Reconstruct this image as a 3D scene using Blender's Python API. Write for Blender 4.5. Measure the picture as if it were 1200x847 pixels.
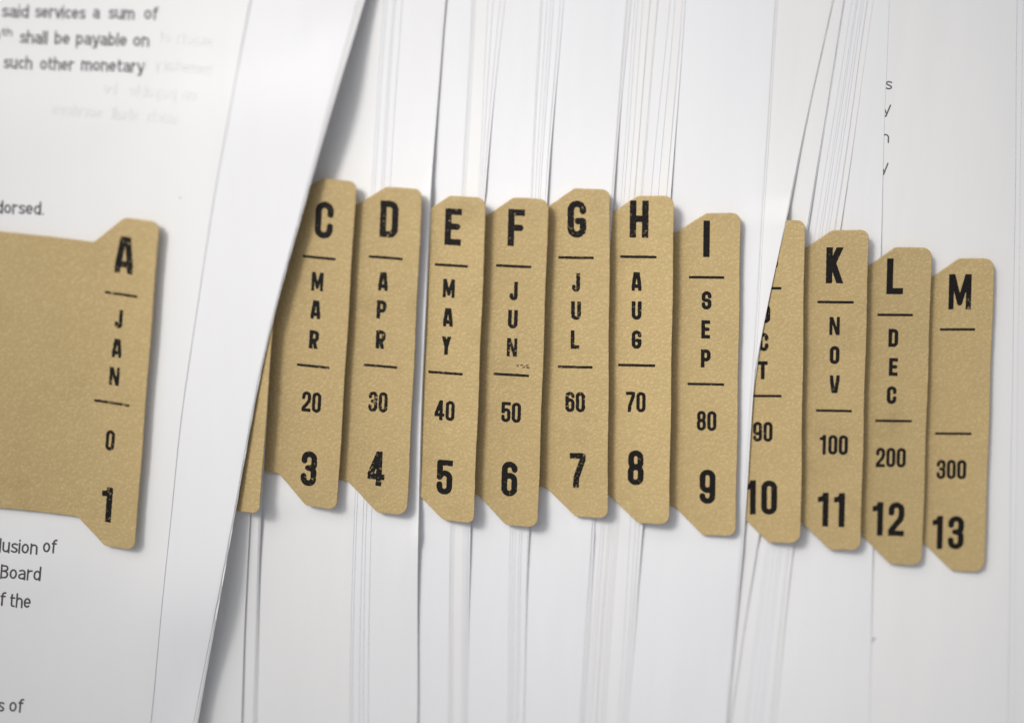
import bpy, bmesh, math, random
from mathutils import Vector, Matrix
from mathutils.geometry import delaunay_2d_cdt, intersect_point_line
import numpy as np

for o in list(bpy.data.objects):
    bpy.data.objects.remove(o, do_unlink=True)
S = bpy.context.scene
COL = S.collection
U = 0.00015                     # one plan unit: 0.15 mm
PW, PH = 1200.0, 847.0

# ------------------------------------------------------------------ camera
DIST = 0.30
TILT = math.radians(12.0)
cam_d = bpy.data.cameras.new('camera')
cam = bpy.data.objects.new('camera', cam_d)
COL.objects.link(cam)
cam_d.sensor_width = 36.0
VIEW_W = PW * U
cam_d.lens = 36.0 * DIST / VIEW_W
vd = Vector((0, -math.sin(TILT), -math.cos(TILT)))
TARGET = Vector((0, 0, 0.008))
cam.location = TARGET - vd * DIST
cam.rotation_euler = (-TILT, 0, 0)
cam_d.clip_start = 0.01
cam_d.clip_end = 20
cam_d.dof.use_dof = True
cam_d.dof.focus_distance = DIST - 0.0002
cam_d.dof.aperture_fstop = 4.8
S.camera = cam
S.render.resolution_x, S.render.resolution_y = 1024, 722

# ------------------------------------------------------------------ light
w = bpy.data.worlds.new('World'); S.world = w
w.use_nodes = True
bg = w.node_tree.nodes['Background']
bg.inputs['Color'].default_value = (0.90, 0.925, 1.0, 1)
bg.inputs['Strength'].default_value = 0.29

def spot(name, loc, target, radius, cone, power, color):
    d = bpy.data.lights.new(name, 'SPOT'); d.shadow_soft_size = radius
    d.spot_size = math.radians(cone); d.spot_blend = 1.0; d.energy = power; d.color = color
    o = bpy.data.objects.new(name, d); COL.objects.link(o)
    o.location = loc
    o.rotation_euler = (Vector(target) - Vector(loc)).to_track_quat('-Z', 'Y').to_euler()
    return o
spot('vignette_key_spot', (-0.26, 0.33, 0.53), (0.012, 0.002, 0), 0.085, 17.6, 17.5, (1.0, 0.962, 0.915))  # added key spot, no actual lamp; its soft cone imitates lens vignetting
def area(name, loc, target, sx, sy, power, color):
    d = bpy.data.lights.new(name, 'AREA'); d.shape = 'RECTANGLE'
    d.size, d.size_y = sx, sy; d.energy = power; d.color = color
    o = bpy.data.objects.new(name, d); COL.objects.link(o)
    o.location = loc
    o.rotation_euler = (Vector(target) - Vector(loc)).to_track_quat('-Z', 'Y').to_euler()
    return o
area('window_light', (-0.35, 0.50, 0.75), (0.0, 0.0, 0), 0.65, 0.65, 4.3, (1.0, 0.985, 0.97))

S.view_settings.view_transform = 'Standard'
S.view_settings.look = 'None'
S.view_settings.exposure = 0.0
S.view_settings.gamma = 1.0
S.render.engine = 'CYCLES'

# ------------------------------------------------------------------ plan helper
CR = cam.rotation_euler.to_matrix()
CX, CY, CZ = CR.col[0].copy(), CR.col[1].copy(), CR.col[2].copy()
CP = cam.location.copy()
def at(px, py, z):
    """point of the drawing plan (px right, py down) at height z (metres) above the desk"""
    d = -CZ * DIST + CX * ((px - PW / 2) * U) + CY * (-(py - PH / 2) * U)
    t = (z - CP.z) / d.z
    return CP + d * t

# ------------------------------------------------------------------ materials
def mat(name):
    m = bpy.data.materials.new(name); m.use_nodes = True
    nt = m.node_tree
    return m, nt, nt.nodes['Principled BSDF']

def N(nt, t, **kw):
    n = nt.nodes.new(t)
    for k, v in kw.items():
        if hasattr(n, k): setattr(n, k, v)
        else: n.inputs[k].default_value = v
    return n

def paper_mat(name, col, mottle=0.012):
    m, nt, b = mat(name)
    tc = N(nt, 'ShaderNodeNewGeometry')
    n1 = N(nt, 'ShaderNodeTexNoise'); n1.inputs['Scale'].default_value = 45; n1.inputs['Detail'].default_value = 5
    nt.links.new(tc.outputs['Position'], n1.inputs['Vector'])
    mr = N(nt, 'ShaderNodeMapRange')
    mr.inputs['To Min'].default_value = 1 - mottle; mr.inputs['To Max'].default_value = 1 + mottle
    nt.links.new(n1.outputs['Fac'], mr.inputs['Value'])
    mx = N(nt, 'ShaderNodeVectorMath', operation='MULTIPLY')
    mx.inputs[0].default_value = col
    nt.links.new(mr.outputs[0], mx.inputs[1])
    nt.links.new(mx.outputs[0], b.inputs['Base Color'])
    b.inputs['Roughness'].default_value = 0.72
    b.inputs['Specular IOR Level'].default_value = 0.25
    n2 = N(nt, 'ShaderNodeTexNoise'); n2.inputs['Scale'].default_value = 2600; n2.inputs['Detail'].default_value = 4
    nt.links.new(tc.outputs['Position'], n2.inputs['Vector'])
    bp = N(nt, 'ShaderNodeBump'); bp.inputs['Strength'].default_value = 0.29; bp.inputs['Distance'].default_value = 0.00006
    nt.links.new(n2.outputs['Fac'], bp.inputs['Height'])
    n3 = N(nt, 'ShaderNodeTexNoise'); n3.inputs['Scale'].default_value = 28; n3.inputs['Detail'].default_value = 3
    oi = N(nt, 'ShaderNodeObjectInfo'); ad = N(nt, 'ShaderNodeVectorMath', operation='MULTIPLY_ADD')
    nt.links.new(oi.outputs['Random'], ad.inputs[0]); ad.inputs[1].default_value = (3, 3, 3)
    sc = N(nt, 'ShaderNodeVectorMath', operation='MULTIPLY'); sc.inputs[1].default_value = (2.6, 0.5, 1)   # long cockles along the sheet
    nt.links.new(tc.outputs['Position'], sc.inputs[0]); nt.links.new(sc.outputs[0], ad.inputs[2])
    nt.links.new(ad.outputs[0], n3.inputs['Vector'])
    bp2 = N(nt, 'ShaderNodeBump'); bp2.inputs['Strength'].default_value = 0.5; bp2.inputs['Distance'].default_value = 0.0010
    nt.links.new(n3.outputs['Fac'], bp2.inputs['Height']); nt.links.new(bp.outputs[0], bp2.inputs['Normal'])
    nt.links.new(bp2.outputs[0], b.inputs['Normal'])
    return m

PAPERS = [paper_mat('white_paper', (0.85, 0.85, 0.857)),
          paper_mat('cream_white_paper', (0.855, 0.85, 0.842)),
          paper_mat('cool_white_paper', (0.845, 0.848, 0.862))]

def tan_nodes(nt, b):
    """leather-grained tan card: returns the colour socket"""
    g = N(nt, 'ShaderNodeNewGeometry')
    oi = N(nt, 'ShaderNodeObjectInfo')
    add = N(nt, 'ShaderNodeVectorMath', operation='ADD')
    nt.links.new(g.outputs['Position'], add.inputs[0])
    nt.links.new(oi.outputs['Random'], add.inputs[1])
    # grain
    wp = N(nt, 'ShaderNodeTexNoise'); wp.inputs['Scale'].default_value = 900; wp.inputs['Detail'].default_value = 2
    nt.links.new(add.outputs[0], wp.inputs['Vector'])
    wsc = N(nt, 'ShaderNodeVectorMath', operation='SCALE'); wsc.inputs['Scale'].default_value = 0.0006
    nt.links.new(wp.outputs['Color'], wsc.inputs[0])
    ad2 = N(nt, 'ShaderNodeVectorMath', operation='ADD')
    nt.links.new(add.outputs[0], ad2.inputs[0]); nt.links.new(wsc.outputs[0], ad2.inputs[1])
    v = N(nt, 'ShaderNodeTexVoronoi', feature='SMOOTH_F1'); v.inputs['Scale'].default_value = 2000; v.inputs['Smoothness'].default_value = 0.6
    nt.links.new(ad2.outputs[0], v.inputs['Vector'])
    n2 = N(nt, 'ShaderNodeTexNoise'); n2.inputs['Scale'].default_value = 1900; n2.inputs['Detail'].default_value = 3
    nt.links.new(add.outputs[0], n2.inputs['Vector'])
    mixh = N(nt, 'ShaderNodeMath', operation='ADD')
    nt.links.new(v.outputs['Distance'], mixh.inputs[0]); nt.links.new(n2.outputs['Fac'], mixh.inputs[1])
    bp = N(nt, 'ShaderNodeBump'); bp.inputs['Strength'].default_value = 0.5; bp.inputs['Distance'].default_value = 0.00013
    nt.links.new(mixh.outputs[0], bp.inputs['Height'])
    nt.links.new(bp.outputs[0], b.inputs['Normal'])
    # colour: pigment sitting deeper in the grain, faint cloudy handling wear
    cr = N(nt, 'ShaderNodeValToRGB')
    cr.color_ramp.elements[0].position = 0.55; cr.color_ramp.elements[0].color = (0.570, 0.430, 0.212, 1)
    cr.color_ramp.elements[1].position = 1.0; cr.color_ramp.elements[1].color = (0.482, 0.355, 0.164, 1)
    nt.links.new(mixh.outputs[0], cr.inputs['Fac'])
    n3 = N(nt, 'ShaderNodeTexNoise'); n3.inputs['Scale'].default_value = 160; n3.inputs['Detail'].default_value = 6
    nt.links.new(add.outputs[0], n3.inputs['Vector'])
    mr = N(nt, 'ShaderNodeMapRange'); mr.inputs['To Min'].default_value = 0.93; mr.inputs['To Max'].default_value = 1.07
    nt.links.new(n3.outputs['Fac'], mr.inputs['Value'])
    mx = N(nt, 'ShaderNodeVectorMath', operation='MULTIPLY')
    nt.links.new(cr.outputs['Color'], mx.inputs[0]); nt.links.new(mr.outputs[0], mx.inputs[1])
    # each card a little different, and handling dirt in soft irregular patches
    tone = N(nt, 'ShaderNodeMapRange'); tone.inputs['To Min'].default_value = 0.92; tone.inputs['To Max'].default_value = 1.07
    nt.links.new(oi.outputs['Random'], tone.inputs['Value'])
    n4 = N(nt, 'ShaderNodeTexNoise'); n4.inputs['Scale'].default_value = 75; n4.inputs['Detail'].default_value = 8; n4.inputs['Roughness'].default_value = 0.65
    nt.links.new(add.outputs[0], n4.inputs['Vector'])
    dirt = N(nt, 'ShaderNodeMapRange'); dirt.inputs['From Min'].default_value = 0.56; dirt.inputs['From Max'].default_value = 0.72
    dirt.inputs['To Min'].default_value = 1.0; dirt.inputs['To Max'].default_value = 0.86
    nt.links.new(n4.outputs['Fac'], dirt.inputs['Value'])
    tm = N(nt, 'ShaderNodeMath', operation='MULTIPLY'); nt.links.new(tone.outputs[0], tm.inputs[0]); nt.links.new(dirt.outputs[0], tm.inputs[1])
    mx2 = N(nt, 'ShaderNodeVectorMath', operation='SCALE')
    nt.links.new(mx.outputs[0], mx2.inputs[0]); nt.links.new(tm.outputs[0], mx2.inputs['Scale'])
    mx = mx2
    b.inputs['Roughness'].default_value = 0.62
    b.inputs['Specular IOR Level'].default_value = 0.35
    return mx.outputs[0], mixh.outputs[0], add.outputs[0]

def tan_mat():
    m, nt, b = mat('tan_grained_card')
    c, h, p = tan_nodes(nt, b)
    nt.links.new(c, b.inputs['Base Color'])
    return m
TAN = tan_mat()

def ink_mat(name, wear):
    """black print on the grained card; wear = share of the grain where the ink has come off"""
    m, nt, b = mat(name)
    c, h, p = tan_nodes(nt, b)
    n = N(nt, 'ShaderNodeTexNoise'); n.inputs['Scale'].default_value = 1900; n.inputs['Detail'].default_value = 2
    nt.links.new(p, n.inputs['Vector'])
    n2 = N(nt, 'ShaderNodeTexNoise'); n2.inputs['Scale'].default_value = 250; n2.inputs['Detail'].default_value = 2
    nt.links.new(p, n2.inputs['Vector'])
    ad = N(nt, 'ShaderNodeMath', operation='MULTIPLY_ADD')
    nt.links.new(n2.outputs['Fac'], ad.inputs[0]); ad.inputs[1].default_value = 0.35
    nt.links.new(n.outputs['Fac'], ad.inputs[2])
    mr = N(nt, 'ShaderNodeMapRange')
    mr.inputs['From Min'].default_value = 0.86 - wear; mr.inputs['From Max'].default_value = 0.98 - wear
    mr.inputs['To Min'].default_value = 0.0; mr.inputs['To Max'].default_value = 0.62
    nt.links.new(ad.outputs[0], mr.inputs['Value'])
    mx = N(nt, 'ShaderNodeMix', data_type='RGBA')
    nt.links.new(mr.outputs[0], mx.inputs['Factor'])
    mx.inputs['A'].default_value = (0.009, 0.0075, 0.0065, 1)
    nt.links.new(c, mx.inputs['B'])
    nt.links.new(mx.outputs['Result'], b.inputs['Base Color'])
    b.inputs['Roughness'].default_value = 0.6; b.inputs['Specular IOR Level'].default_value = 0.18
    return m
INK = {k: ink_mat('black_ink_' + k, v) for k, v in (('worn', 0.075), ('rubbed', 0.03), ('fresh', 0.0))}

def flat_ink(name, col):
    m, nt, b = mat(name)
    b.inputs['Base Color'].default_value = (*col, 1); b.inputs['Roughness'].default_value = 0.8
    return m
TONER = flat_ink('dark_grey_toner', (0.085, 0.080, 0.090))
TONER_PALE = flat_ink('mid_grey_toner', (0.15, 0.145, 0.15))
GHOST = flat_ink('faint_show_through', (0.8520, 0.8470, 0.8392))
SMUDGE = flat_ink('brown_smudge', (0.16, 0.095, 0.05))
SPECK = flat_ink('grey_speck', (0.30, 0.32, 0.38))
m, nt, b = mat('pale_desk_laminate')
b.inputs['Base Color'].default_value = (0.5, 0.48, 0.45, 1)
n_ = N(nt, 'ShaderNodeTexNoise'); n_.inputs['Scale'].default_value = 60
mr_ = N(nt, 'ShaderNodeMapRange'); mr_.inputs['To Min'].default_value = 0.4; mr_.inputs['To Max'].default_value = 0.55
nt.links.new(n_.outputs['Fac'], mr_.inputs['Value']); nt.links.new(mr_.outputs[0], b.inputs['Roughness'])
DESK = m

# ------------------------------------------------------------------ object helpers
def link(name, verts, faces, m, parent=None, smooth=False):
    me = bpy.data.meshes.new(name)
    me.from_pydata([tuple(v) for v in verts], [], faces)
    me.materials.append(m)
    if smooth:
        me.polygons.foreach_set('use_smooth', [True] * len(me.polygons))
    me.update()
    o = bpy.data.objects.new(name, me); COL.objects.link(o)
    if parent is not None: o.parent = parent
    return o

# ------------------------------------------------------------------ the desk
dz = 0.0
bm = bmesh.new()
bmesh.ops.create_cube(bm, size=1, matrix=Matrix.Translation((0.0, 0, dz - 0.0105)) @ Matrix.Diagonal((1.4, 0.9, 0.020, 1)))
me = bpy.data.meshes.new('desk_top'); bm.to_mesh(me); bm.free(); me.materials.append(DESK)
desk = bpy.data.objects.new('desk_top', me); COL.objects.link(desk); desk['kind'] = 'structure'

# ------------------------------------------------------------------ sheets of paper
def interp(pts, y):
    ys = [p[1] for p in pts]; xs = [p[0] for p in pts]
    if y <= ys[0]:
        k = (xs[1] - xs[0]) / (ys[1] - ys[0]); return xs[0] + k * (y - ys[0])
    if y >= ys[-1]:
        k = (xs[-1] - xs[-2]) / (ys[-1] - ys[-2]); return xs[-1] + k * (y - ys[-1])
    for i in range(len(ys) - 1):
        if ys[i] <= y <= ys[i + 1]:
            n = len(pts)
            # Catmull-Rom so that the edges bow softly
            p1, p2 = pts[i], pts[i + 1]
            m1 = (xs[i + 1] - xs[i - 1]) / (ys[i + 1] - ys[i - 1]) if i > 0 else (xs[1] - xs[0]) / (ys[1] - ys[0])
            m2 = (xs[i + 2] - xs[i]) / (ys[i + 2] - ys[i]) if i + 2 < n else (xs[-1] - xs[-2]) / (ys[-1] - ys[-2])
            h = p2[1] - p1[1]; t = (y - p1[1]) / h
            return ((2*t**3 - 3*t**2 + 1) * p1[0] + (t**3 - 2*t**2 + t) * h * m1
                    + (-2*t**3 + 3*t**2) * p2[0] + (t**3 - t**2) * h * m2)

def smoothstep(a, b_, x):
    t = min(1, max(0, (x-a)/(b_-a)))
    return t*t*(3-2*t)

def wav(seed, py):
    return 0.6 * math.sin(py * 0.011 + seed * 1.7) + 0.35 * math.sin(py * 0.027 + seed * 2.9)

TH = 0.00007
# running height of the pile over the drawing plan: every sheet is laid over what is already there
GX0, GX1, GDX = -1700, 1720, 8
GY0, GY1, GDY = -700, 1560, 14
GXS = np.arange(GX0, GX1 + 1, GDX, dtype=float); GYS = np.arange(GY0, GY1 + 1, GDY, dtype=float)
HF = np.zeros((len(GYS), len(GXS)))
def kern(sig):
    n = int(sig * 3); k = np.exp(-0.5 * (np.arange(-n, n+1) / sig)**2); return k / k.sum()
KX, KY = kern(30 / GDX), kern(42 / GDY)
def blur(A):
    n = len(KX) // 2; P = np.pad(A, ((0, 0), (n, n)), mode='edge')
    B = sum(KX[i] * P[:, i:i + A.shape[1]] for i in range(len(KX)))
    n = len(KY) // 2; P = np.pad(B, ((n, n), (0, 0)), mode='edge')
    return sum(KY[i] * P[i:i + A.shape[0], :] for i in range(len(KY)))
def drape(A):
    Z1 = A
    for _ in range(4): Z1 = np.maximum(A, blur(Z1))
    return Z1
def drape_stiff(A):
    """a stiffer lie: bridges every step below it in one smooth slope"""
    n = len(KX) // 2; P = np.pad(A, ((0, 0), (n, n)), mode='edge'); B = P[:, :A.shape[1]].copy()
    for i in range(1, len(KX)): B = np.maximum(B, P[:, i:i + A.shape[1]])
    n = len(KY) // 2; P = np.pad(B, ((n, n), (0, 0)), mode='edge'); C_ = P[:A.shape[0]].copy()
    for i in range(1, len(KY)): C_ = np.maximum(C_, P[i:i + A.shape[0]])
    return blur(C_)
def sample(A, px, py):
    fx = min(max((px - GX0) / GDX, 0), A.shape[1] - 1.001); fy = min(max((py - GY0) / GDY, 0), A.shape[0] - 1.001)
    i, j = int(fx), int(fy); u, v = fx - i, fy - j
    return ((A[j, i]*(1-u) + A[j, i+1]*u)*(1-v) + (A[j+1, i]*(1-u) + A[j+1, i+1]*u)*v)

LAST = [None]
def sheet(edge, gap, label, lift=None, width=1400, paper=0, group=None, seed=0, stiff=False):
    """one A4 sheet laid on the pile: the long right edge follows `edge`, `gap` (mm) is the air under it"""
    global HF
    rows = list(range(-520, -40, 80)) + list(range(-42, 896, 14)) + list(range(900, 1400, 80))
    cols = [0, 1.5, 5] + list(range(12, 300, 12)) + [330, 380, 460, 560, 700, 900, 1100, width]
    Zs = (drape_stiff(HF) if stiff else drape(HF)) + TH + gap * 0.001
    if lift: Zs = Zs + np.array([lift(y) for y in GYS])[:, None]
    top, bot = [], []
    for py in rows:
        xr = interp(edge, py) + wav(seed, py) * 0.7
        for c in cols:
            p = at(xr - c, py, sample(Zs, xr - c, py))
            top.append(p); bot.append(p - Vector((0, 0, TH)))
    er = np.array([interp(edge, y) for y in GYS])
    inside = (GXS[None, :] <= er[:, None] + GDX*0.5) & (GXS[None, :] >= er[:, None] - width) & (GYS[:, None] > -521) & (GYS[:, None] < 1381)
    HF = np.where(inside, Zs, HF)
    LAST[0] = Zs
    nr, nc = len(rows), len(cols); off = nr * nc
    f = []
    for r in range(nr - 1):
        for c in range(nc - 1):
            a, b_, c_, d = r*nc+c, r*nc+c+1, (r+1)*nc+c+1, (r+1)*nc+c
            f.append((a, b_, c_, d)); f.append((off+d, off+c_, off+b_, off+a))
    for r in range(nr - 1):
        a, d = r*nc, (r+1)*nc; f.append((a, d, off+d, off+a))
        a, d = r*nc+nc-1, (r+1)*nc+nc-1; f.append((d, a, off+a, off+d))
    for c in range(nc - 1):
        a, b_ = c, c+1; f.append((b_, a, off+a, off+b_))
        a, b_ = (nr-1)*nc+c, (nr-1)*nc+c+1; f.append((a, b_, off+b_, off+a))
    o = link('paper_sheet', top + bot, f, PAPERS[paper])
    # smooth top and bottom only
    o.data.polygons.foreach_set('use_smooth', [i < 2*(nr-1)*(nc-1) for i in range(len(f))])
    bm = bmesh.new(); bm.from_mesh(o.data)
    bmesh.ops.recalc_face_normals(bm, faces=bm.faces)
    for e in bm.edges:
        if len(e.link_faces) == 2 and e.link_faces[0].normal.dot(e.link_faces[1].normal) < 0.5: e.smooth = False
    bm.to_mesh(o.data); bm.free()
    o['label'] = label; o['category'] = 'paper sheet'
    o['group'] = group or 'loose white sheets filed between the tabs'
    return o

# ------------------------------------------------------------------ stroke lettering
def arc(cx, cy, rx, ry, a0, a1, n=10):
    return [(cx + rx*math.cos(math.radians(a0 + (a1-a0)*i/n)), cy + ry*math.sin(math.radians(a0 + (a1-a0)*i/n))) for i in range(n+1)]

def glyph(ch, w, h, s):
    """centre lines of a condensed gothic capital or figure in a w x h box, s = half stroke, y up"""
    L, R, B, T = s, w-s, s, h-s
    mx = w/2; r = (R-L)/2; e = 2*s
    def bowl_top(y): return arc(mx, y, r, r, 180, 0)
    if ch == '0' or ch == 'O':
        return [bowl_top(T-r) + arc(mx, B+r, r, r, 0, -180) + [(L, T-r)]]
    if ch == 'C':
        return [[(R, h*0.66)] + arc(mx, T-r, r, r, 0, 180) + arc(mx, B+r, r, r, 180, 360) + [(R, h*0.34)]]
    if ch == 'G':
        return [[(R, h*0.72)] + arc(mx, T-r, r, r, 0, 180) + arc(mx, B+r, r, r, 180, 360) + [(R, h*0.45), (mx+s*0.3, h*0.45)]]
    if ch == 'S':
        q = (T-B)/4
        return [[(R, h*0.70)] + arc(mx, T-r, r, r, 0, 180) + arc(mx, h*0.60, r, h*0.10, 180, 250, 6)
                + arc(mx, h*0.40, r, h*0.10, 70, 0, 6) + arc(mx, B+r, r, r, 0, -180) + [(L, h*0.30)]]
    if ch == 'D':
        c = r*0.9
        return [[(L, -e), (L, h+e)], [(L, T), (R-c, T)] + arc(R-c, T-c, c, c, 90, 0) + arc(R-c, B+c, c, c, 0, -90) + [(L, B)]]
    if ch == 'P':
        c = r*0.85; m_ = h*0.44
        return [[(L, -e), (L, h+e)], [(L, T), (R-c, T)] + arc(R-c, T-c, c, c, 90, 0) + arc(R-c, m_+c, c, c, 0, -90) + [(L, m_)]]
    if ch == 'R':
        c = r*0.85; m_ = h*0.47
        return [[(L, -e), (L, h+e)], [(L, T), (R-c, T)] + arc(R-c, T-c, c, c, 90, 0) + arc(R-c, m_+c, c, c, 0, -90) + [(L, m_)],
                [(mx, m_), (R+0.1*s, -e)]]
    if ch == 'B':
        c = r*0.8; m_ = h*0.52
        return [[(L, -e), (L, h+e)], [(L, T), (R-c, T)] + arc(R-c, T-c, c, c, 90, 0) + arc(R-c, m_+c, c, c, 0, -90) + [(L, m_)],
                [(R-c, m_)] + arc(R-c, m_-c, c, c, 90, 0) + arc(R-c, B+c, c, c, 0, -90) + [(L, B)]]
    if ch == 'E': return [[(L, -e), (L, h+e)], [(L, T), (w+e, T)], [(L, B), (w+e, B)], [(L, h*0.51), (w*0.74, h*0.51)]]
    if ch == 'F': return [[(L, -e), (L, h+e)], [(L, T), (w+e, T)], [(L, h*0.50), (w*0.74, h*0.50)]]
    if ch == 'H': return [[(L, -e), (L, h+e)], [(R, -e), (R, h+e)], [(L, h*0.51), (R, h*0.51)]]
    if ch == 'I': return [[(mx, -e), (mx, h+e)]]
    if ch == 'L': return [[(L, -e), (L, h+e)], [(L, B), (w+e, B)]]
    if ch == 'T': return [[(mx, -e), (mx, h+e)], [(-e, T), (w+e, T)]]
    if ch == 'A': return [[(L-0.6*s, -e), (mx-0.35*s, h+e)], [(R+0.6*s, -e), (mx+0.35*s, h+e)], [(L+0.6*s, h*0.25), (R-0.6*s, h*0.25)]]
    if ch == 'V': return [[(L-0.6*s, h+e), (mx-0.3*s, -e)], [(R+0.6*s, h+e), (mx+0.3*s, -e)]]
    if ch == 'Y': return [[(L-0.5*s, h+e), (mx, h*0.42)], [(R+0.5*s, h+e), (mx, h*0.42)], [(mx, h*0.44), (mx, -e)]]
    if ch == 'M': return [[(L, -e), (L, h+e)], [(R, -e), (R, h+e)], [(L-0.2*s, h+e), (mx, h*0.18)], [(R+0.2*s, h+e), (mx, h*0.18)]]
    if ch == 'N': return [[(L, -e), (L, h+e)], [(R, -e), (R, h+e)], [(L-0.2*s, h+e*0.7), (R+0.2*s, -e*0.7)]]
    if ch == 'K': return [[(L, -e), (L, h+e)], [(L, h*0.34), (R+0.3*s, h+e)], [(L+(R-L)*0.36, h*0.50), (R+0.3*s, -e)]]
    if ch == 'J': return [[(R, h+e)] + arc(mx, B+r, r, r, 0, -180) + [(L, h*0.28)]]
    if ch == 'U': return [[(L, h+e)] + arc(mx, B+r, r, r, 180, 360) + [(R, h+e)]]
    if ch == '1': return [[(w*0.62, -e), (w*0.62, h+e)], [(w*0.62, h-s*0.4), (w*0.50, h*0.83), (w*0.12, h*0.80)]]
    if ch == '2': return [[(L, h*0.68)] + arc(mx, T-r, r, r, 180, 0) + [(R, h*0.62), (R-0.2*r, h*0.50), (L, B+s)], [(L-e, B), (w+e, B)]]
    if ch == '3':
        return [[(L, h*0.72)] + arc(mx, T-r, r, r, 180, 0) + [(R, h*0.63)] + arc(mx, h*0.63, r, h*0.11, 0, -90, 6) ,
                [(mx-0.2*r, h*0.52), (mx, h*0.52)] + arc(mx, h*0.40, r, h*0.12, 90, 0, 6) + arc(mx, B+r, r, r, 0, -180) + [(L, h*0.28)]]
    if ch == '4': return [[(w*0.66, -e), (w*0.66, h+e)], [(w*0.66, h), (L*0.7, h*0.27), (w+e, h*0.27)]]
    if ch == '5':
        return [[(w*0.94, T), (L, T), (L, h*0.50)] , [(L, h*0.54)] + arc(mx, h*0.62-r, r, r, 150, 0, 8) + arc(mx, B+r, r, r, 0, -180) + [(L, h*0.29)]]
    if ch == '6':
        return [bowl_top(T-r)[::-1][:1] + [(R, h*0.77)], [(R, h*0.77)] + arc(mx, T-r, r, r, 0, 180) + arc(mx, B+r, r, r, 180, 360) + arc(mx, h*0.60-r, r, r, 0, 180)]
    if ch == '9':
        return [[(L, h*0.23)] + arc(mx, B+r, r, r, 180, 360) + arc(mx, T-r, r, r, 0, 180) + arc(mx, h*0.40+r, r, r, 180, 360)]
    if ch == '7': return [[(-e, T), (R, T), (R-0.1*s, h*0.80), (w*0.42, h*0.30), (w*0.36, -e)]]
    if ch == '8':
        ri = r*0.93
        return [arc(mx, T-ri, ri, ri, 0, 180) + arc(mx, h*0.52+ri, ri, ri, 180, 360) + [(mx+ri, T-ri)],
                arc(mx, h*0.52-r, r, r, 0, 180) + arc(mx, B+r, r, r, 180, 360) + [(R, h*0.52-r)]]
    return []

def noise2(X, Y, seed):
    rs = np.random.RandomState(seed); out = np.zeros_like(X)
    for k in range(9):
        a = rs.rand() * 6.283; f = 0.7 + rs.rand() * 1.5; p = rs.rand() * 6.283
        out += np.sin((X*math.cos(a) + Y*math.sin(a)) * f + p)
    return out / 9.0

def raster(strokes, w, h, s, rough, seed, step=0.42):
    """polygons (local coordinates) covering the strokes inside the w x h box"""
    pad = 1.0
    nx, ny = int((w+2*pad)/step)+1, int((h+2*pad)/step)+1
    X, Y = np.meshgrid(-pad + np.arange(nx)*step, -pad + np.arange(ny)*step)
    D = np.full(X.shape, 1e9)
    for pl in strokes:
        for (x0, y0), (x1, y1) in zip(pl[:-1], pl[1:]):
            dx, dy = x1-x0, y1-y0; q = dx*dx+dy*dy
            if q < 1e-9: continue
            t = np.clip(((X-x0)*dx + (Y-y0)*dy)/q, 0, 1)
            D = np.minimum(D, np.hypot(X-x0-t*dx, Y-y0-t*dy))
    F = s - D
    F = np.minimum(F, np.minimum(np.minimum(X, w-X), np.minimum(Y, h-Y)))   # flat terminals
    F = F + noise2(X, Y, seed) * rough
    V, Fc, idx = [], [], {}
    def vert(key, p):
        if key not in idx: idx[key] = len(V); V.append(p)
        return idx[key]
    for j in range(ny-1):
        i = 0
        while i < nx-1:
            c = ((i, j), (i+1, j), (i+1, j+1), (i, j+1))
            f = [F[q[1], q[0]] for q in c]
            if min(f) > 0:
                k = i
                while k+1 < nx-1 and F[j, k+2] > 0 and F[j+1, k+2] > 0: k += 1
                cc = ((i, j), (k+1, j), (k+1, j+1), (i, j+1))
                Fc.append([vert(q, (X[q[1], q[0]], Y[q[1], q[0]])) for q in cc]); i = k+1; continue
            if max(f) > 0:
                poly = []
                for a in range(4):
                    b_ = (a+1) % 4; pa, pb = c[a], c[b_]
                    if f[a] > 0: poly.append(vert(pa, (X[pa[1], pa[0]], Y[pa[1], pa[0]])))
                    if (f[a] > 0) != (f[b_] > 0):
                        t = f[a]/(f[a]-f[b_])
                        x = X[pa[1], pa[0]]*(1-t) + X[pb[1], pb[0]]*t; y = Y[pa[1], pa[0]]*(1-t) + Y[pb[1], pb[0]]*t
                        poly.append(vert((min(pa, pb), max(pa, pb)), (x, y)))
                if len(poly) >= 3: Fc.append(poly)
            i += 1
    return V, Fc

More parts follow.
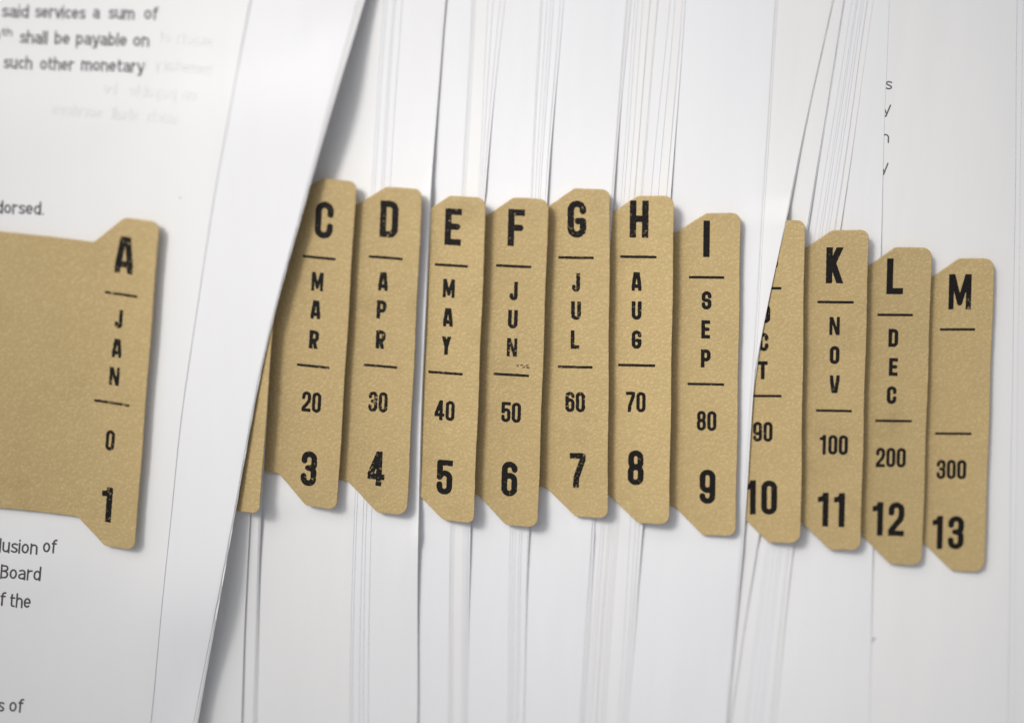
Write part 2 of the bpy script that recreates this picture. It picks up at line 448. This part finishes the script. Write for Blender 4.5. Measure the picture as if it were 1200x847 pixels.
# ------------------------------------------------------------------ tabs
TT = 0.00030       # card thickness
def tab(letter, pr0, pr1, gap, label, items, body=520, wear='rubbed', curl=0.0016, topgap=24, bodybot=338):
    """pr0, pr1: plan positions of the upper and lower right corner; items: (name, text, cx, cy, height, kind)"""
    global HF
    # height: it rests on the highest thing under its body
    er = np.array([interp([pr0, pr1], y) for y in GYS])[:, None]
    LX = GXS[None, :] - er; LY = np.broadcast_to((GYS - pr0[1])[:, None], LX.shape)
    foot = (((LX <= -8) & (LX > -60) & (LY > 10) & (LY < 372)) | ((LX <= -60) & (LX > -body) & (LY > 28) & (LY < 344)))
    z = float(HF[foot].max()) + gap * 0.001
    full = (((LX <= 10) & (LX > -64) & (LY > -18) & (LY < 402)) | ((LX <= -60) & (LX > -body - 22) & (LY > 4) & (LY < 368)))
    HF = np.where(full, np.maximum(HF, z + TT + curl * np.maximum(0, 1 + np.minimum(LX, 0)/78.0)**2), HF)
    P0, P1 = at(*pr0, z + curl), at(*pr1, z + curl)
    P0 = P0.copy(); P1 = P1.copy()
    dn = (P1 - P0); LEN = dn.length; dn.normalize()
    rt = Vector((-dn.y, dn.x, 0))          # to the right of the downward edge
    k = LEN / 384.0                        # metres per local unit
    # local coordinates: x <= 0 to the left of the right edge, y >= 0 downwards
    ang = math.atan2(rt.y, rt.x)
    root = bpy.data.objects.new('index_tab', None); COL.objects.link(root)
    root.empty_display_size = 0.01
    base = Vector((P0.x, P0.y, z))
    root.location = base; root.rotation_euler = (0, 0, ang)
    root['label'] = label; root['category'] = 'index tab'; root['group'] = 'lettered tan index tabs of the file sorter'
    def zloc(x): return curl * max(0.0, 1 + x/78.0)**2
    def loc(x, y, dz_=0.0): return (x*k, -y*k, zloc(x) + dz_)
    # outline, clockwise from the top right corner
    rc = random.Random(ord(letter)*5)
    rv = lambda v, a=1.5: v + rc.uniform(-a, a)
    ctrl = [(0, 0, rv(9.5, 1.5)), (rv(-40), rv(0, 0.5), rv(9, 2)), (rv(-74), topgap, rv(9, 2)), (-body, topgap, 0), (-body, bodybot, 0), (-97, bodybot, 0), (-86, max(348, bodybot), 0), (rv(-72), max(348, bodybot), rv(12, 3)), (rv(-37), rv(384, 0.5), rv(9, 2)), (0, 384, rv(11, 2))]
    out = []
    n = len(ctrl)
    for i, (x, y, r) in enumerate(ctrl):
        p = Vector((x, y))
        if r == 0: out.append(p); continue
        a = (Vector(ctrl[i-1][:2]) - p).normalized(); b_ = (Vector(ctrl[(i+1) % n][:2]) - p).normalized()
        half = a.angle(b_) / 2; d = r / math.tan(half) if half > 0.01 else 0
        d = min(d, 14); rr = d * math.tan(half)
        c = p + (a + b_).normalized() * (rr / math.sin(half))
        s0 = p + a*d - c; s1 = p + b_*d - c
        a0 = math.atan2(s0.y, s0.x); a1 = math.atan2(s1.y, s1.x)
        da = (a1 - a0 + math.pi) % (2*math.pi) - math.pi
        for q in range(7): out.append(c + Vector((math.cos(a0+da*q/6), math.sin(a0+da*q/6))) * rr)
    # subdivide long runs, so the card can bend
    pts = []
    for i, p in enumerate(out):
        q = out[(i+1) % len(out)]; m_ = max(1, int((q-p).length / 12))
        for j in range(m_): pts.append(p.lerp(q, j/m_))
    # small hand-cut unevenness
    rnd = random.Random(letter)
    ph = rnd.random()*9
    pts = [Vector((p.x + 0.3*math.sin(p.y*0.045+ph) + 0.14*math.sin(p.y*0.31+ph*3), p.y + 0.35*math.sin(p.x*0.05+ph*2) + 0.14*math.sin(p.x*0.33+ph))) for p in pts]
    area2 = sum(pts[i].x*pts[(i+1) % len(pts)].y - pts[(i+1) % len(pts)].x*pts[i].y for i in range(len(pts)))
    sgn = 1 if area2 > 0 else -1
    def inset(d):
        res = []
        for i in range(len(pts)):
            t = (pts[(i+1) % len(pts)] - pts[i-1]).normalized()
            res.append(pts[i] + Vector((-t.y, t.x)) * (d*sgn))
        return res
    rings = [(0, 0.0), (0, TT*0.62), (0.2, TT*0.85), (0.55, TT*0.97), (1.0, TT), (1.7, TT)]
    V, F = [], []
    np_ = len(pts)
    for d, h in rings:
        for p in inset(d): V.append(loc(p.x, p.y, h))
    for r in range(len(rings)-1):
        for i in range(np_):
            j = (i+1) % np_; F.append((r*np_+i, r*np_+j, (r+1)*np_+j, (r+1)*np_+i))
    inner = inset(1.7)
    ip = list(inner)
    def in_poly(x, y, P):
        c = False
        for q in range(len(P)):
            a, b_ = P[q-1], P[q]
            if (a.y > y) != (b_.y > y) and x < (b_.x-a.x)*(y-a.y)/(b_.y-a.y) + a.x: c = not c
        return c
    core = inset(3.2)
    for x in list(range(-80, -3, 4)) + [-88, -100, -130, -170, -220, -280, -340, -420, -500]:
        if x < -body + 6: continue
        for y in range(4, 384, 9 if x > -84 else 20):
            if in_poly(x, y, core): ip.append(Vector((x + rnd.random()*0.1, y + rnd.random()*0.1)))
    vv, _, ff, _, _, _ = delaunay_2d_cdt(ip, [(i, (i+1) % np_) for i in range(np_)], [], 1, 1e-4)
    o0 = len(V)
    for p in vv: V.append(loc(p.x, p.y, TT))
    for f in ff: F.append(tuple(o0+i for i in f))
    vv, _, ff, _, _, _ = delaunay_2d_cdt(list(pts) + ip[np_:], [(i, (i+1) % np_) for i in range(np_)], [], 1, 1e-4)
    o0 = len(V)
    for p in vv: V.append(loc(p.x, p.y, 0))
    for f in ff: F.append(tuple(o0+i for i in reversed(f)))
    card = link('tab_card', V, F, TAN, root, True)
    bm = bmesh.new(); bm.from_mesh(card.data)
    bmesh.ops.remove_doubles(bm, verts=bm.verts, dist=2e-7)
    bmesh.ops.recalc_face_normals(bm, faces=bm.faces)
    bm.to_mesh(card.data); bm.free()
    # print
    def to_local(cx, cy):
        p = at(cx, cy, z + curl*0.3 + TT); d = p - base
        return d.dot(rt)/k, d.dot(dn)/k
    for n_i, (nm, text, cx, cy, hh, kind) in enumerate(items):
        lx, ly = to_local(cx, cy)
        V, F = [], []
        sd = (ord(letter)*31 + n_i*7) % 9999
        if kind == 'rule':
            s = 1.5; W = hh; chars = [('-', W, 0)]
            HH = 2*s
        else:
            spec = {'letter': (0.50, 3.65, 4), 'month': (0.52, 2.15, 0), 'small': (0.44, 1.95, 1.4), 'big': (0.44, 3.45, 4)}[kind]
            HH = hh; s = spec[1]
            chars = []; X = 0
            for ch in text:
                cw = HH*spec[0]
                if ch == 'M': cw *= 1.22
                if ch == 'N' and kind == 'month': cw *= 1.05
                if ch == 'I': cw = 2*s
                if ch == 'J': cw *= 0.82 if kind == 'month' else 0.9
                if ch in 'EFL': cw *= 0.90
                if ch == '1': cw *= 0.80
                if ch == '4': cw *= 1.08
                chars.append((ch, cw, X)); X += cw + spec[2]
            W = X - spec[2]
        spec_s = s
        for c_i, (ch, cw, X) in enumerate(chars):
            s = spec_s * (0.82 if ch in 'MN' else 1.0)
            st = [[(-2, s), (cw+2, s)]] if ch == '-' else glyph(ch, cw, HH, s)
            rough = {'worn': 0.5, 'rubbed': 0.35, 'fresh': 0.18}[wear]
            v, f = raster(st, cw, HH, s, rough, sd + c_i*13)
            o0 = len(V)
            for (x, y) in v:
                gx = lx - W/2 + X + x; gy = ly + HH/2 - y
                V.append(loc(gx, gy, TT + 0.000022))
            F += [tuple(o0+i for i in q) for q in f]
        link(nm, V, F, INK[wear], root)
    root['card_top'] = z + TT
    return root

def tab_items(letter, L, r1, months, r2, small, big):
    it = []
    if L: it.append(('printed_letter', letter, *L, 42, 'letter'))
    it.append(('printed_rule', '-', *r1, 'rule'))
    for ch, x, y in months: it.append(('printed_month_letter', ch, x, y, 21.5, 'month'))
    it.append(('printed_rule', '-', *r2, 'rule'))
    it.append(('printed_small_number', small[0], small[1], small[2], 24, 'small'))
    it.append(('printed_large_number', big[0], big[1], big[2], 42, 'big'))
    return it

# ------------------------------------------------------------------ words on paper
def text_glyph(ch, x, X, A, D, s_):
    """centre lines of a plain sans-serif document face: x-height X, ascender A, descender D; returns (lines, advance)"""
    w = X * 0.86
    L, R = s_, w - s_; mx = w/2; rx = (R-L)/2; T = X - s_; B = s_; cy = X/2; ry = (T-B)/2
    ell = arc(mx, cy, rx, ry, 0, 360, 16)
    hump = lambda a, b_: arc((a+b_)/2, X*0.60, (b_-a)/2, T-X*0.60, 180, 0, 8)
    if ch == 'o': return [ell], w
    if ch == 'c': return [arc(mx+0.5, cy, rx, ry, 48, 312, 12)], w*0.90
    if ch == 'e': return [arc(mx, cy, rx, ry, 0, 312, 14), [(L, cy), (R, cy)]], w
    if ch == 'a': return [[(L+0.6, T-0.7)] + arc(mx, X*0.70, rx*0.95, T-X*0.70, 110, 0, 7) + [(R, 0)],
                          [(R, X*0.56), (mx, X*0.55)] + arc(mx-0.2, X*0.30, rx, X*0.30-s_, 110, 270, 8) + [(mx+rx*0.4, B), (R, X*0.24)]], w*0.98
    if ch == 's': return [[(R-0.3, T-0.9)] + arc(mx, X*0.73, rx*0.86, T-X*0.73, 60, 230, 8) + [(mx, cy)] + arc(mx, X*0.28, rx*0.90, X*0.28-s_, 60, -130, 9) + [(L, B+1.1)]], w*0.86
    if ch == 'i': return [[(s_*1.1, 0), (s_*1.1, X)], [(s_*1.1, A*0.93), (s_*1.1, A*0.97)]], s_*2.2
    if ch == 'l': return [[(s_*1.1, 0), (s_*1.1, A)]], s_*2.2
    if ch == 'd': return [ell, [(R, 0), (R, A)]], w
    if ch == 'b': return [ell, [(L, 0), (L, A)]], w
    if ch == 'p': return [ell, [(L, -D), (L, X)]], w
    if ch == 'n': return [[(L, 0), (L, X)], [(L, X*0.60)] + hump(L, R) + [(R, 0)]], w*0.98
    if ch == 'h': return [[(L, 0), (L, A)], [(L, X*0.60)] + hump(L, R) + [(R, 0)]], w*0.98
    if ch == 'u': return [[(R, 0), (R, X)], [(L, X), (L, X*0.42)] + arc(mx, X*0.42, rx, X*0.42-s_, 180, 360, 8)], w*0.98
    if ch == 'm': m2 = L + (R-L)*0.86; r2 = L + (R-L)*1.72; return [[(L, 0), (L, X)], [(L, X*0.60)] + hump(L, m2) + [(m2, 0)], [(m2, X*0.60)] + hump(m2, r2) + [(r2, 0)]], r2 + s_
    if ch == 'r': return [[(L, 0), (L, X)], [(L, X*0.55)] + arc(L + X*0.36, X*0.55, X*0.36, T-X*0.55, 180, 80, 6) + [(L + X*0.50, T)]], L + X*0.52
    if ch == 'v': return [[(L*0.6, X), (mx, 0)], [(w-L*0.6, X), (mx, 0)]], w*0.94
    if ch == 'y': return [[(L*0.6, X), (mx, 0)], [(w-L*0.6, X), (mx-0.4, -D*0.8), (mx-1.6, -D+s_), (L, -D+s_)]], w*0.94
    if ch == 't': return [[(X*0.22, A*0.92), (X*0.22, X*0.30)] + arc(X*0.44, X*0.30, X*0.22, X*0.30-s_, 180, 270, 5) + [(X*0.58, B)], [(0, T), (X*0.58, T)]], X*0.60
    if ch == 'f': return [[(X*0.24, 0), (X*0.24, A*0.72)] + arc(X*0.48, A*0.72, X*0.24, A*0.28-s_, 180, 90, 5) + [(X*0.60, A-s_)], [(0, T), (X*0.54, T)]], X*0.56
    if ch == 'B': c = A*0.235; W2 = X*0.92; return [[(L, 0), (L, A)], [(L, A-s_), (W2-c-s_, A-s_)] + arc(W2-c-s_*1.2, A*0.76, c, A*0.24-s_, 90, -90, 8) + [(L, A*0.52)],
                          [(W2-c-s_, A*0.52)] + arc(W2-c-s_, A*0.26+s_*0.5, c, A*0.26-s_*0.5, 90, -90, 8) + [(L, B)]], W2
    if ch == '.': return [[(s_, s_*0.9), (s_*1.3, s_*0.9)]], s_*2.2
    if ch in '03': return [arc(mx, A/2, rx, A/2-s_, 0, 360, 16)], w
    return [], w*0.6

def words_mesh(name, lines, zf, m, parent, mirror=False, tilt=0.03, size=11.0, weight=0.85):
    """lines: list of (word, x0, x1, baseline y) on the plan; x0..x1 is the width the word takes; size = x-height"""
    V, F = [], []
    X = size; A = size * 1.36; D = size * 0.38
    for (word, x0, x1, yb) in lines:
        gl_, cx_ = [], 0.0
        for ch in word:
            st, adv = text_glyph(ch, 0, X, A, D, weight)
            gl_.append((st, cx_, adv)); cx_ += adv + X*0.20
        tot = cx_ - X*0.20; kx = (x1-x0)/tot
        for gi, (st, gx, adv) in enumerate(gl_):
            sh = [[(px*kx, py + D + 1) for px, py in pl] for pl in st]
            v, f = raster(sh, adv*kx + 1.2, A + D + 2, weight, 0.10, int(abs(x0)*7) + gi, step=0.45)
            o0 = len(V)
            for (x, y) in v:
                y = y - D - 1; u = gx*kx + x
                if mirror: u = (x1-x0) - u
                px = x0 + u + y*tilt*1.4; py = yb - y + u*tilt
                V.append(at(px, py, zf(px, py)))
            F += [tuple(o0+i for i in q) for q in f]
    return link(name, V, F, m, parent)

ORD = ['rightmost', 'second from the right', 'third from the right', 'fourth from the right', 'fifth from the right', 'sixth from the right', 'seventh from the right', 'leftmost']
def pile(right, left, n, label, seed, group=None, same=False, gap=0.02):
    """n sheets lying close on one another, their edges fanned between two plan lines, the lowest reaching furthest right"""
    rnd = random.Random(seed)
    ts = [0.0, 1.0] if n == 2 else sorted([0.0, 1.0] + [min(1, max(0, (i+1)/(n-1) + rnd.uniform(-0.5, 0.5)/(n-1))) for i in range(n-2)])
    for i, t in enumerate(ts):
        tw = rnd.uniform(-0.07, 0.07) if 0 < i < n-1 else 0
        e = [(interp(right, y)*(1-t-tw*(y-420)/420) + interp(left, y)*(t+tw*(y-420)/420), y) for y in (0, 215, 430, 640, 847)]
        lb = label if same else '%s of the %s' % (ORD[i] if i < n-1 else 'leftmost', label)
        sheet(e, rnd.uniform(gap, gap*2), lb, paper=rnd.choice((0, 1, 0, 1, 2)), seed=seed + i*0.06, group=group)

# ------------------------------------------------------------------ the stack, from the bottom up
sheet([(1500, 0), (1480, 847)], 0.03, 'lowest white sheet, filling the far right margin of the pile', paper=1, seed=1)
sheet([(1199, 0), (1193, 400), (1188, 847)], 0.05, 'white sheet ending just inside the right margin, second line from the right', paper=0, seed=2)
right_sheet = sheet([(1192, 0), (1187, 400), (1181, 847)], 0.12, 'wide white sheet under the M tab with cut-off line ends near its top', paper=1, seed=3)
HR = LAST[0].copy()
tab('M', (1165, 303), (1153, 670), 0.15, 'tan index tab lettered M with a blank space, 300 and 13, rightmost tab',
    tab_items('M', (1125, 342), (1122, 386, 40), [], (1117, 508, 42), ('300', 1115, 550), ('13', 1111, 624)), wear='fresh')
LE = [(1043, 0), (1033, 300), (1024, 660), (1020, 847)]
sheet([(x-1.0, y) for x, y in LE], 0.05, 'white sheet whose edge cuts off the print, between the L and M tabs', paper=0, seed=401)
tab('L', (1092, 290), (1080, 662), 0.15, 'tan index tab lettered L, DEC, 200 and 12',
    tab_items('L', (1049, 324), (1049, 369, 40), [('D', 1047, 396), ('E', 1047, 430), ('C', 1045, 463)], (1047, 493, 42), ('200', 1044, 536), ('12', 1041, 608)), wear='fresh', bodybot=322)
pile([(1024, 0), (986, 260), (930, 640), (908, 847)], [(999, 0), (957, 260), (899, 640), (872, 847)], 8, 'white sheets fanned out below the J tab', 402)
tab('K', (1018, 270), (1008, 645), 0.15, 'tan index tab lettered K, NOV, 100 and 11',
    tab_items('K', (979, 311), (979, 354, 41), [('N', 978, 382), ('O', 978, 416), ('V', 978, 450)], (977, 481, 41), ('100', 977, 521), ('11', 975, 597)), wear='fresh')
JE = [(990, 0), (947, 270), (888, 640), (857, 847)]
pile(JE, [(x-1.2, y) for x, y in JE], 2, 'white sheet beneath the slanting sheet that runs under the J tab', 411, same=True, gap=0.05)
sheet([(x-1.4, y) for x, y in JE], 0.06, 'slanting white sheet running under the J tab from its top left to below it', paper=1, seed=411)
tab('J', (943, 258), (938, 636), 0.15, 'tan index tab half hidden by a slanting sheet, reading CT, 90 and 10',
    tab_items('J', (902, 297), (895, 338, 40), [('O', 897, 368), ('C', 895, 401), ('T', 894, 434)], (895, 464, 41), ('90', 894, 506), ('10', 892, 583)), wear='fresh')
IE = [(977, 0), (922, 258), (880, 470), (868, 610), (854, 847)]
pile(IE, [(x-1.2, y) for x, y in IE], 2, 'white sheet just beneath the slanting sheet that cuts across the J tab', 412, same=True, gap=0.05)
sheet([(x-1.4, y) for x, y in IE], 0.06, 'slanting white sheet lying across the J tab and hiding its letter', paper=1, seed=412)
pile([(912, 0), (892, 300), (875, 600), (864, 700), (852, 847)], [(909, 0), (889, 300), (872, 600), (861, 700), (850, 847)], 3, 'white sheet reaching just past the right side of the I tab', 413, same=True)
tab('I', (868, 250), (862, 628), 0.15, 'tan index tab lettered I, SEP, 80 and 9',
    tab_items('I', (828, 280), (828, 325, 40), [('S', 828, 352), ('E', 827, 386), ('P', 827, 420)], (827, 450, 42), ('80', 828, 493), ('9', 829, 570)), wear='fresh')
pile([(803, 0), (785, 240), (753, 620), (735, 847)], [(785, 0), (762, 240), (738, 620), (725, 847)], 4, 'four right-hand sheets fanned below the H tab', 403)
pile([(771, 0), (752, 240), (724, 620), (709, 847)], [(744, 0), (728, 240), (704, 620), (689, 847)], 7, 'left-hand sheets fanned below the H tab', 404)
tab('H', (790, 230), (784, 615), 0.2, 'tan index tab lettered H, AUG, 70 and 8',
    tab_items('H', (749, 257), (748, 301, 41), [('A', 746, 330), ('U', 746, 364), ('G', 746, 398)], (746, 428, 42), ('70', 745, 471), ('8', 745, 548)), wear='rubbed')
GE = [(740, 0), (718, 240), (697, 620), (685, 847)]
pile(GE, [(736, 0), (716.5, 240), (694, 620), (682, 847)], 3, 'white sheet just beneath the wide plain sheet ending at the G tab', 410, same=True)
sheet([(734, 0), (716, 240), (693, 620), (680, 847)], 0.06, 'wide plain sheet ending between the G and H tabs', paper=2, seed=12)
tab('G', (715, 222), (712, 607), 0.2, 'tan index tab lettered G, JUL, 60 and 7',
    tab_items('G', (676, 257), (675, 302, 40), [('J', 675, 331), ('U', 675, 364), ('L', 674, 398)], (674, 430, 40), ('60', 674, 471), ('7', 677, 551)), wear='worn')
pile([(661, 0), (641, 240), (621, 620), (614, 847)], [(634, 0), (621, 240), (599, 620), (595, 847)], 7, 'close sheet edges below the F tab', 405)
tf = tab('F', (643, 234), (630, 618), 0.2, 'tan index tab lettered F, JUN, 50 and 6 with a small brown smudge',
    tab_items('F', (605, 267), (602, 312, 40), [('J', 602, 341), ('U', 601, 374), ('N', 600, 407)], (599, 439, 41), ('50', 599, 483), ('6', 597, 561)), wear='rubbed')
pile([(592, 0), (567, 240), (552, 600), (547, 847)], [(572, 0), (560, 240), (544, 600), (541, 847)], 4, 'right-hand sheet edges below the E tab', 406)
pile([(557, 0), (545, 240), (532, 600), (530, 847)], [(553, 0), (541, 240), (528, 600), (526, 847)], 3, 'left-hand sheet edges below the E tab', 407)
tab('E', (570, 232), (555, 613), 0.2, 'tan index tab lettered E, MAY, 40 and 5, just right of an upright paper edge',
    tab_items('E', (531, 266), (529, 311, 38), [('M', 526, 338), ('A', 525, 372), ('Y', 523, 405)], (522, 437, 40), ('40', 521, 481), ('5', 521, 559)), wear='rubbed')
EE = [(524, 0), (505, 240), (497, 420), (492, 600), (490, 847)]
pile(EE, [(x-2.0, y) for x, y in EE], 3, 'white sheet just beneath the upright edge left of the E tab', 409, same=True, gap=0.06)
sheet([(x-1.2, y) for x, y in EE], 0.06, 'white sheet whose upright edge covers the left side of the E tab', paper=0, seed=409)
pile([(471, 0), (456, 240), (435, 610), (432, 847)], [(450, 0), (435, 240), (415, 610), (410, 847)], 5, 'white sheets fanned under the D tab', 408)
tab('D', (495, 222), (477, 604), 0.2, 'tan index tab lettered D, APR, 30 and 4',
    tab_items('D', (456, 257), (452, 302, 39), [('A', 449, 330), ('P', 447, 363), ('R', 446, 398)], (446, 429, 39), ('30', 443, 471), ('4', 441, 549)), wear='worn', bodybot=328)
tab('C', (418, 213), (395, 597), 0.3, 'tan index tab lettered C, MAR, 20 and 3, cut across by the big slanting sheet',
    tab_items('C', (380, 258), (374, 302, 38), [('M', 372, 330), ('A', 370, 363), ('R', 368, 398)], (367, 429, 38), ('20', 365, 471), ('3', 362, 549)), wear='rubbed')
BE = [(352, 0), (331, 240), (306, 610), (301, 847)]
pile(BE, [(346, 0), (325, 240), (303, 610), (297, 847)], 4, 'white sheets right below the corner of the B tab', 414)
B2 = [(336, 0), (316, 240), (293, 610), (284, 847)]
pile(B2, [(x-1, y) for x, y in B2], 2, 'white sheet with a shaded upright edge under the bottom of the B tab', 415, same=True, gap=0.12)
tab('B', (332, 218), (304, 602), 0.3, 'tan index tab almost hidden by the big slanting sheet, corner showing',
    tab_items('B', (297, 257), (290, 302, 38), [('F', 285, 330), ('E', 283, 363), ('B', 281, 398)], (279, 429, 38), ('10', 275, 471), ('2', 272, 549)), wear='rubbed')
def lift_big(py): return 0.0001 + 0.0004*max(0, (430-py)/430)**1.4 + 0.0016*max(0, (py-430)/430)**1.6
big_g = 'stacked sheets under the A tab'
sheet([(427, 0), (360, 230), (307, 430), (274, 612), (232, 847)], 0.05, 'lowest of the three big slanting sheets, its edge peeping out at the bottom', paper=1, seed=20, lift=lift_big, group=big_g, stiff=True)
sheet([(423, 0), (359, 230), (306.5, 430), (273.5, 612), (230, 847)], 0.06, 'middle one of the three big slanting sheets over tabs B and C', paper=1, seed=20, group=big_g)
sheet([(419, 0), (357, 230), (305, 430), (272, 612), (227, 847)], 0.08, 'topmost of the big slanting sheets, crossing tabs B and C', paper=0, seed=20, group=big_g)
tx = sheet([(294, 0), (251, 230), (215, 470), (197, 640), (176, 847)], 0.09, 'topmost printed sheet, under the A tab, with lines of document text', paper=1, seed=21, group=big_g)
HT = LAST[0].copy()
zft = lambda px, py: sample(HT, px, py) + 0.00009
G_ = [
    [('said', 2, 33, 20), ('services', 41, 99, 20.5), ('a', 109, 116, 21.5), ('sum', 127, 157, 22), ('of', 169, 184, 22.5)],
    [('30', -19, -1, 49), ('shall', 23, 55, 50.5), ('be', 64, 81, 51.5), ('payable', 89, 148, 52), ('on', 156, 174, 54)],
    [('such', 4, 37, 80), ('other', 47, 86, 81.5), ('monetary', 95, 168, 82.5)],
    [('endorsed.', -24, 51, 249)],
    [('conclusion', -40, 43, 644), ('of', 50, 65, 646.5)],
    [('Board', 0, 47, 677)],
    [('of', -11, 5, 708), ('the', 11, 35, 710.5)],
    [('terms', -37, 3.5, 831), ('of', 10.5, 26, 833)]]
for i, ln in enumerate(G_):
    words_mesh('printed_text_line', ln, zft, TONER, tx, size=11.4 if i > 3 else 10.6, weight=0.92, tilt=0.035 if i < 4 else 0.06)
words_mesh('printed_superscript', [('th', 2, 14, 42)], zft, TONER, tx, size=6.5, weight=0.6)
gl = [[('such', 206, 248, 50.5), ('of', 186, 198, 49)], [('monetary', 180, 246, 81), ('a', 166, 171, 78.5)],
      [('payable', 150, 205, 111), ('on', 213, 229, 116), ('be', 120, 135, 109)], [('services', 60, 118, 133), ('shall', 130, 160, 138.5), ('such', 172, 206, 142)]]
for ln in gl:
    words_mesh('faint_show_through_line', ln, zft, GHOST, tx, mirror=True, size=10, tilt=0.09)
# cut-off print on the right-hand sheet
zr = lambda px, py: sample(HR, px, py) + 0.00003
for wd, y in (('is', 105), ('by', 133), ('in', 167), ('any', 201)):
    x1 = 1044.5 - (y-105)*0.045
    wdt = {'is': 11, 'by': 22, 'in': 13, 'any': 33}[wd]
    words_mesh('printed_text_line', [(wd, x1-wdt, x1, y)], zr, TONER_PALE, right_sheet, size=10, tilt=0.02)

tab('A', (187, 261), (158, 645), 0.35, 'tan index tab lettered A, JAN, 0 and 1, lying on the printed page',
    tab_items('A', (146, 299), (142, 345, 38), [('J', 139, 374), ('A', 137, 408), ('N', 134, 441)], (131, 472, 42), ('0', 129, 516), ('1', 126, 591)),
    body=560, wear='worn', curl=0.0018, topgap=32, bodybot=354)

# smudge beside the N of tab F, specks on the paper
rnd = random.Random(4)
def blots(name, centres, zf, m, parent):
    V, F = [], []
    for (x, y, r) in centres:
        o0 = len(V); n = 9
        for i in range(n):
            a = i*6.283/n; q = r*(0.6+0.6*rnd.random())
            qx, qy = x+q*math.cos(a)*1.3, y+q*math.sin(a)*0.7
            V.append(at(qx, qy, zf(qx, qy)))
        F.append(tuple(range(o0, o0+n))[::-1])
    o = link(name, V, F, m, None)
    if parent is not None:
        bpy.context.view_layer.update()
        o.parent = parent; o.matrix_parent_inverse = parent.matrix_world.inverted()
    return o
blots('brown_smudge', [(603 + rnd.random()*17, 427.5 + rnd.random()*4, 0.5 + rnd.random()*1.5) for _ in range(12)], lambda px, py: tf['card_top'] + 0.0016*(1 + (px-636.5)/78)**2 + 0.00004, SMUDGE, tf)
blots('grey_speck', [(1024.5, 748, 1.8), (1023, 751, 1.2)], lambda px, py: sample(HR, px, py) + 0.00004, SPECK, right_sheet)
blots('grey_speck', [(211, 232, 1.0)], zft, SPECK, tx)
print('stack height mm', float(HF.max())*1000)
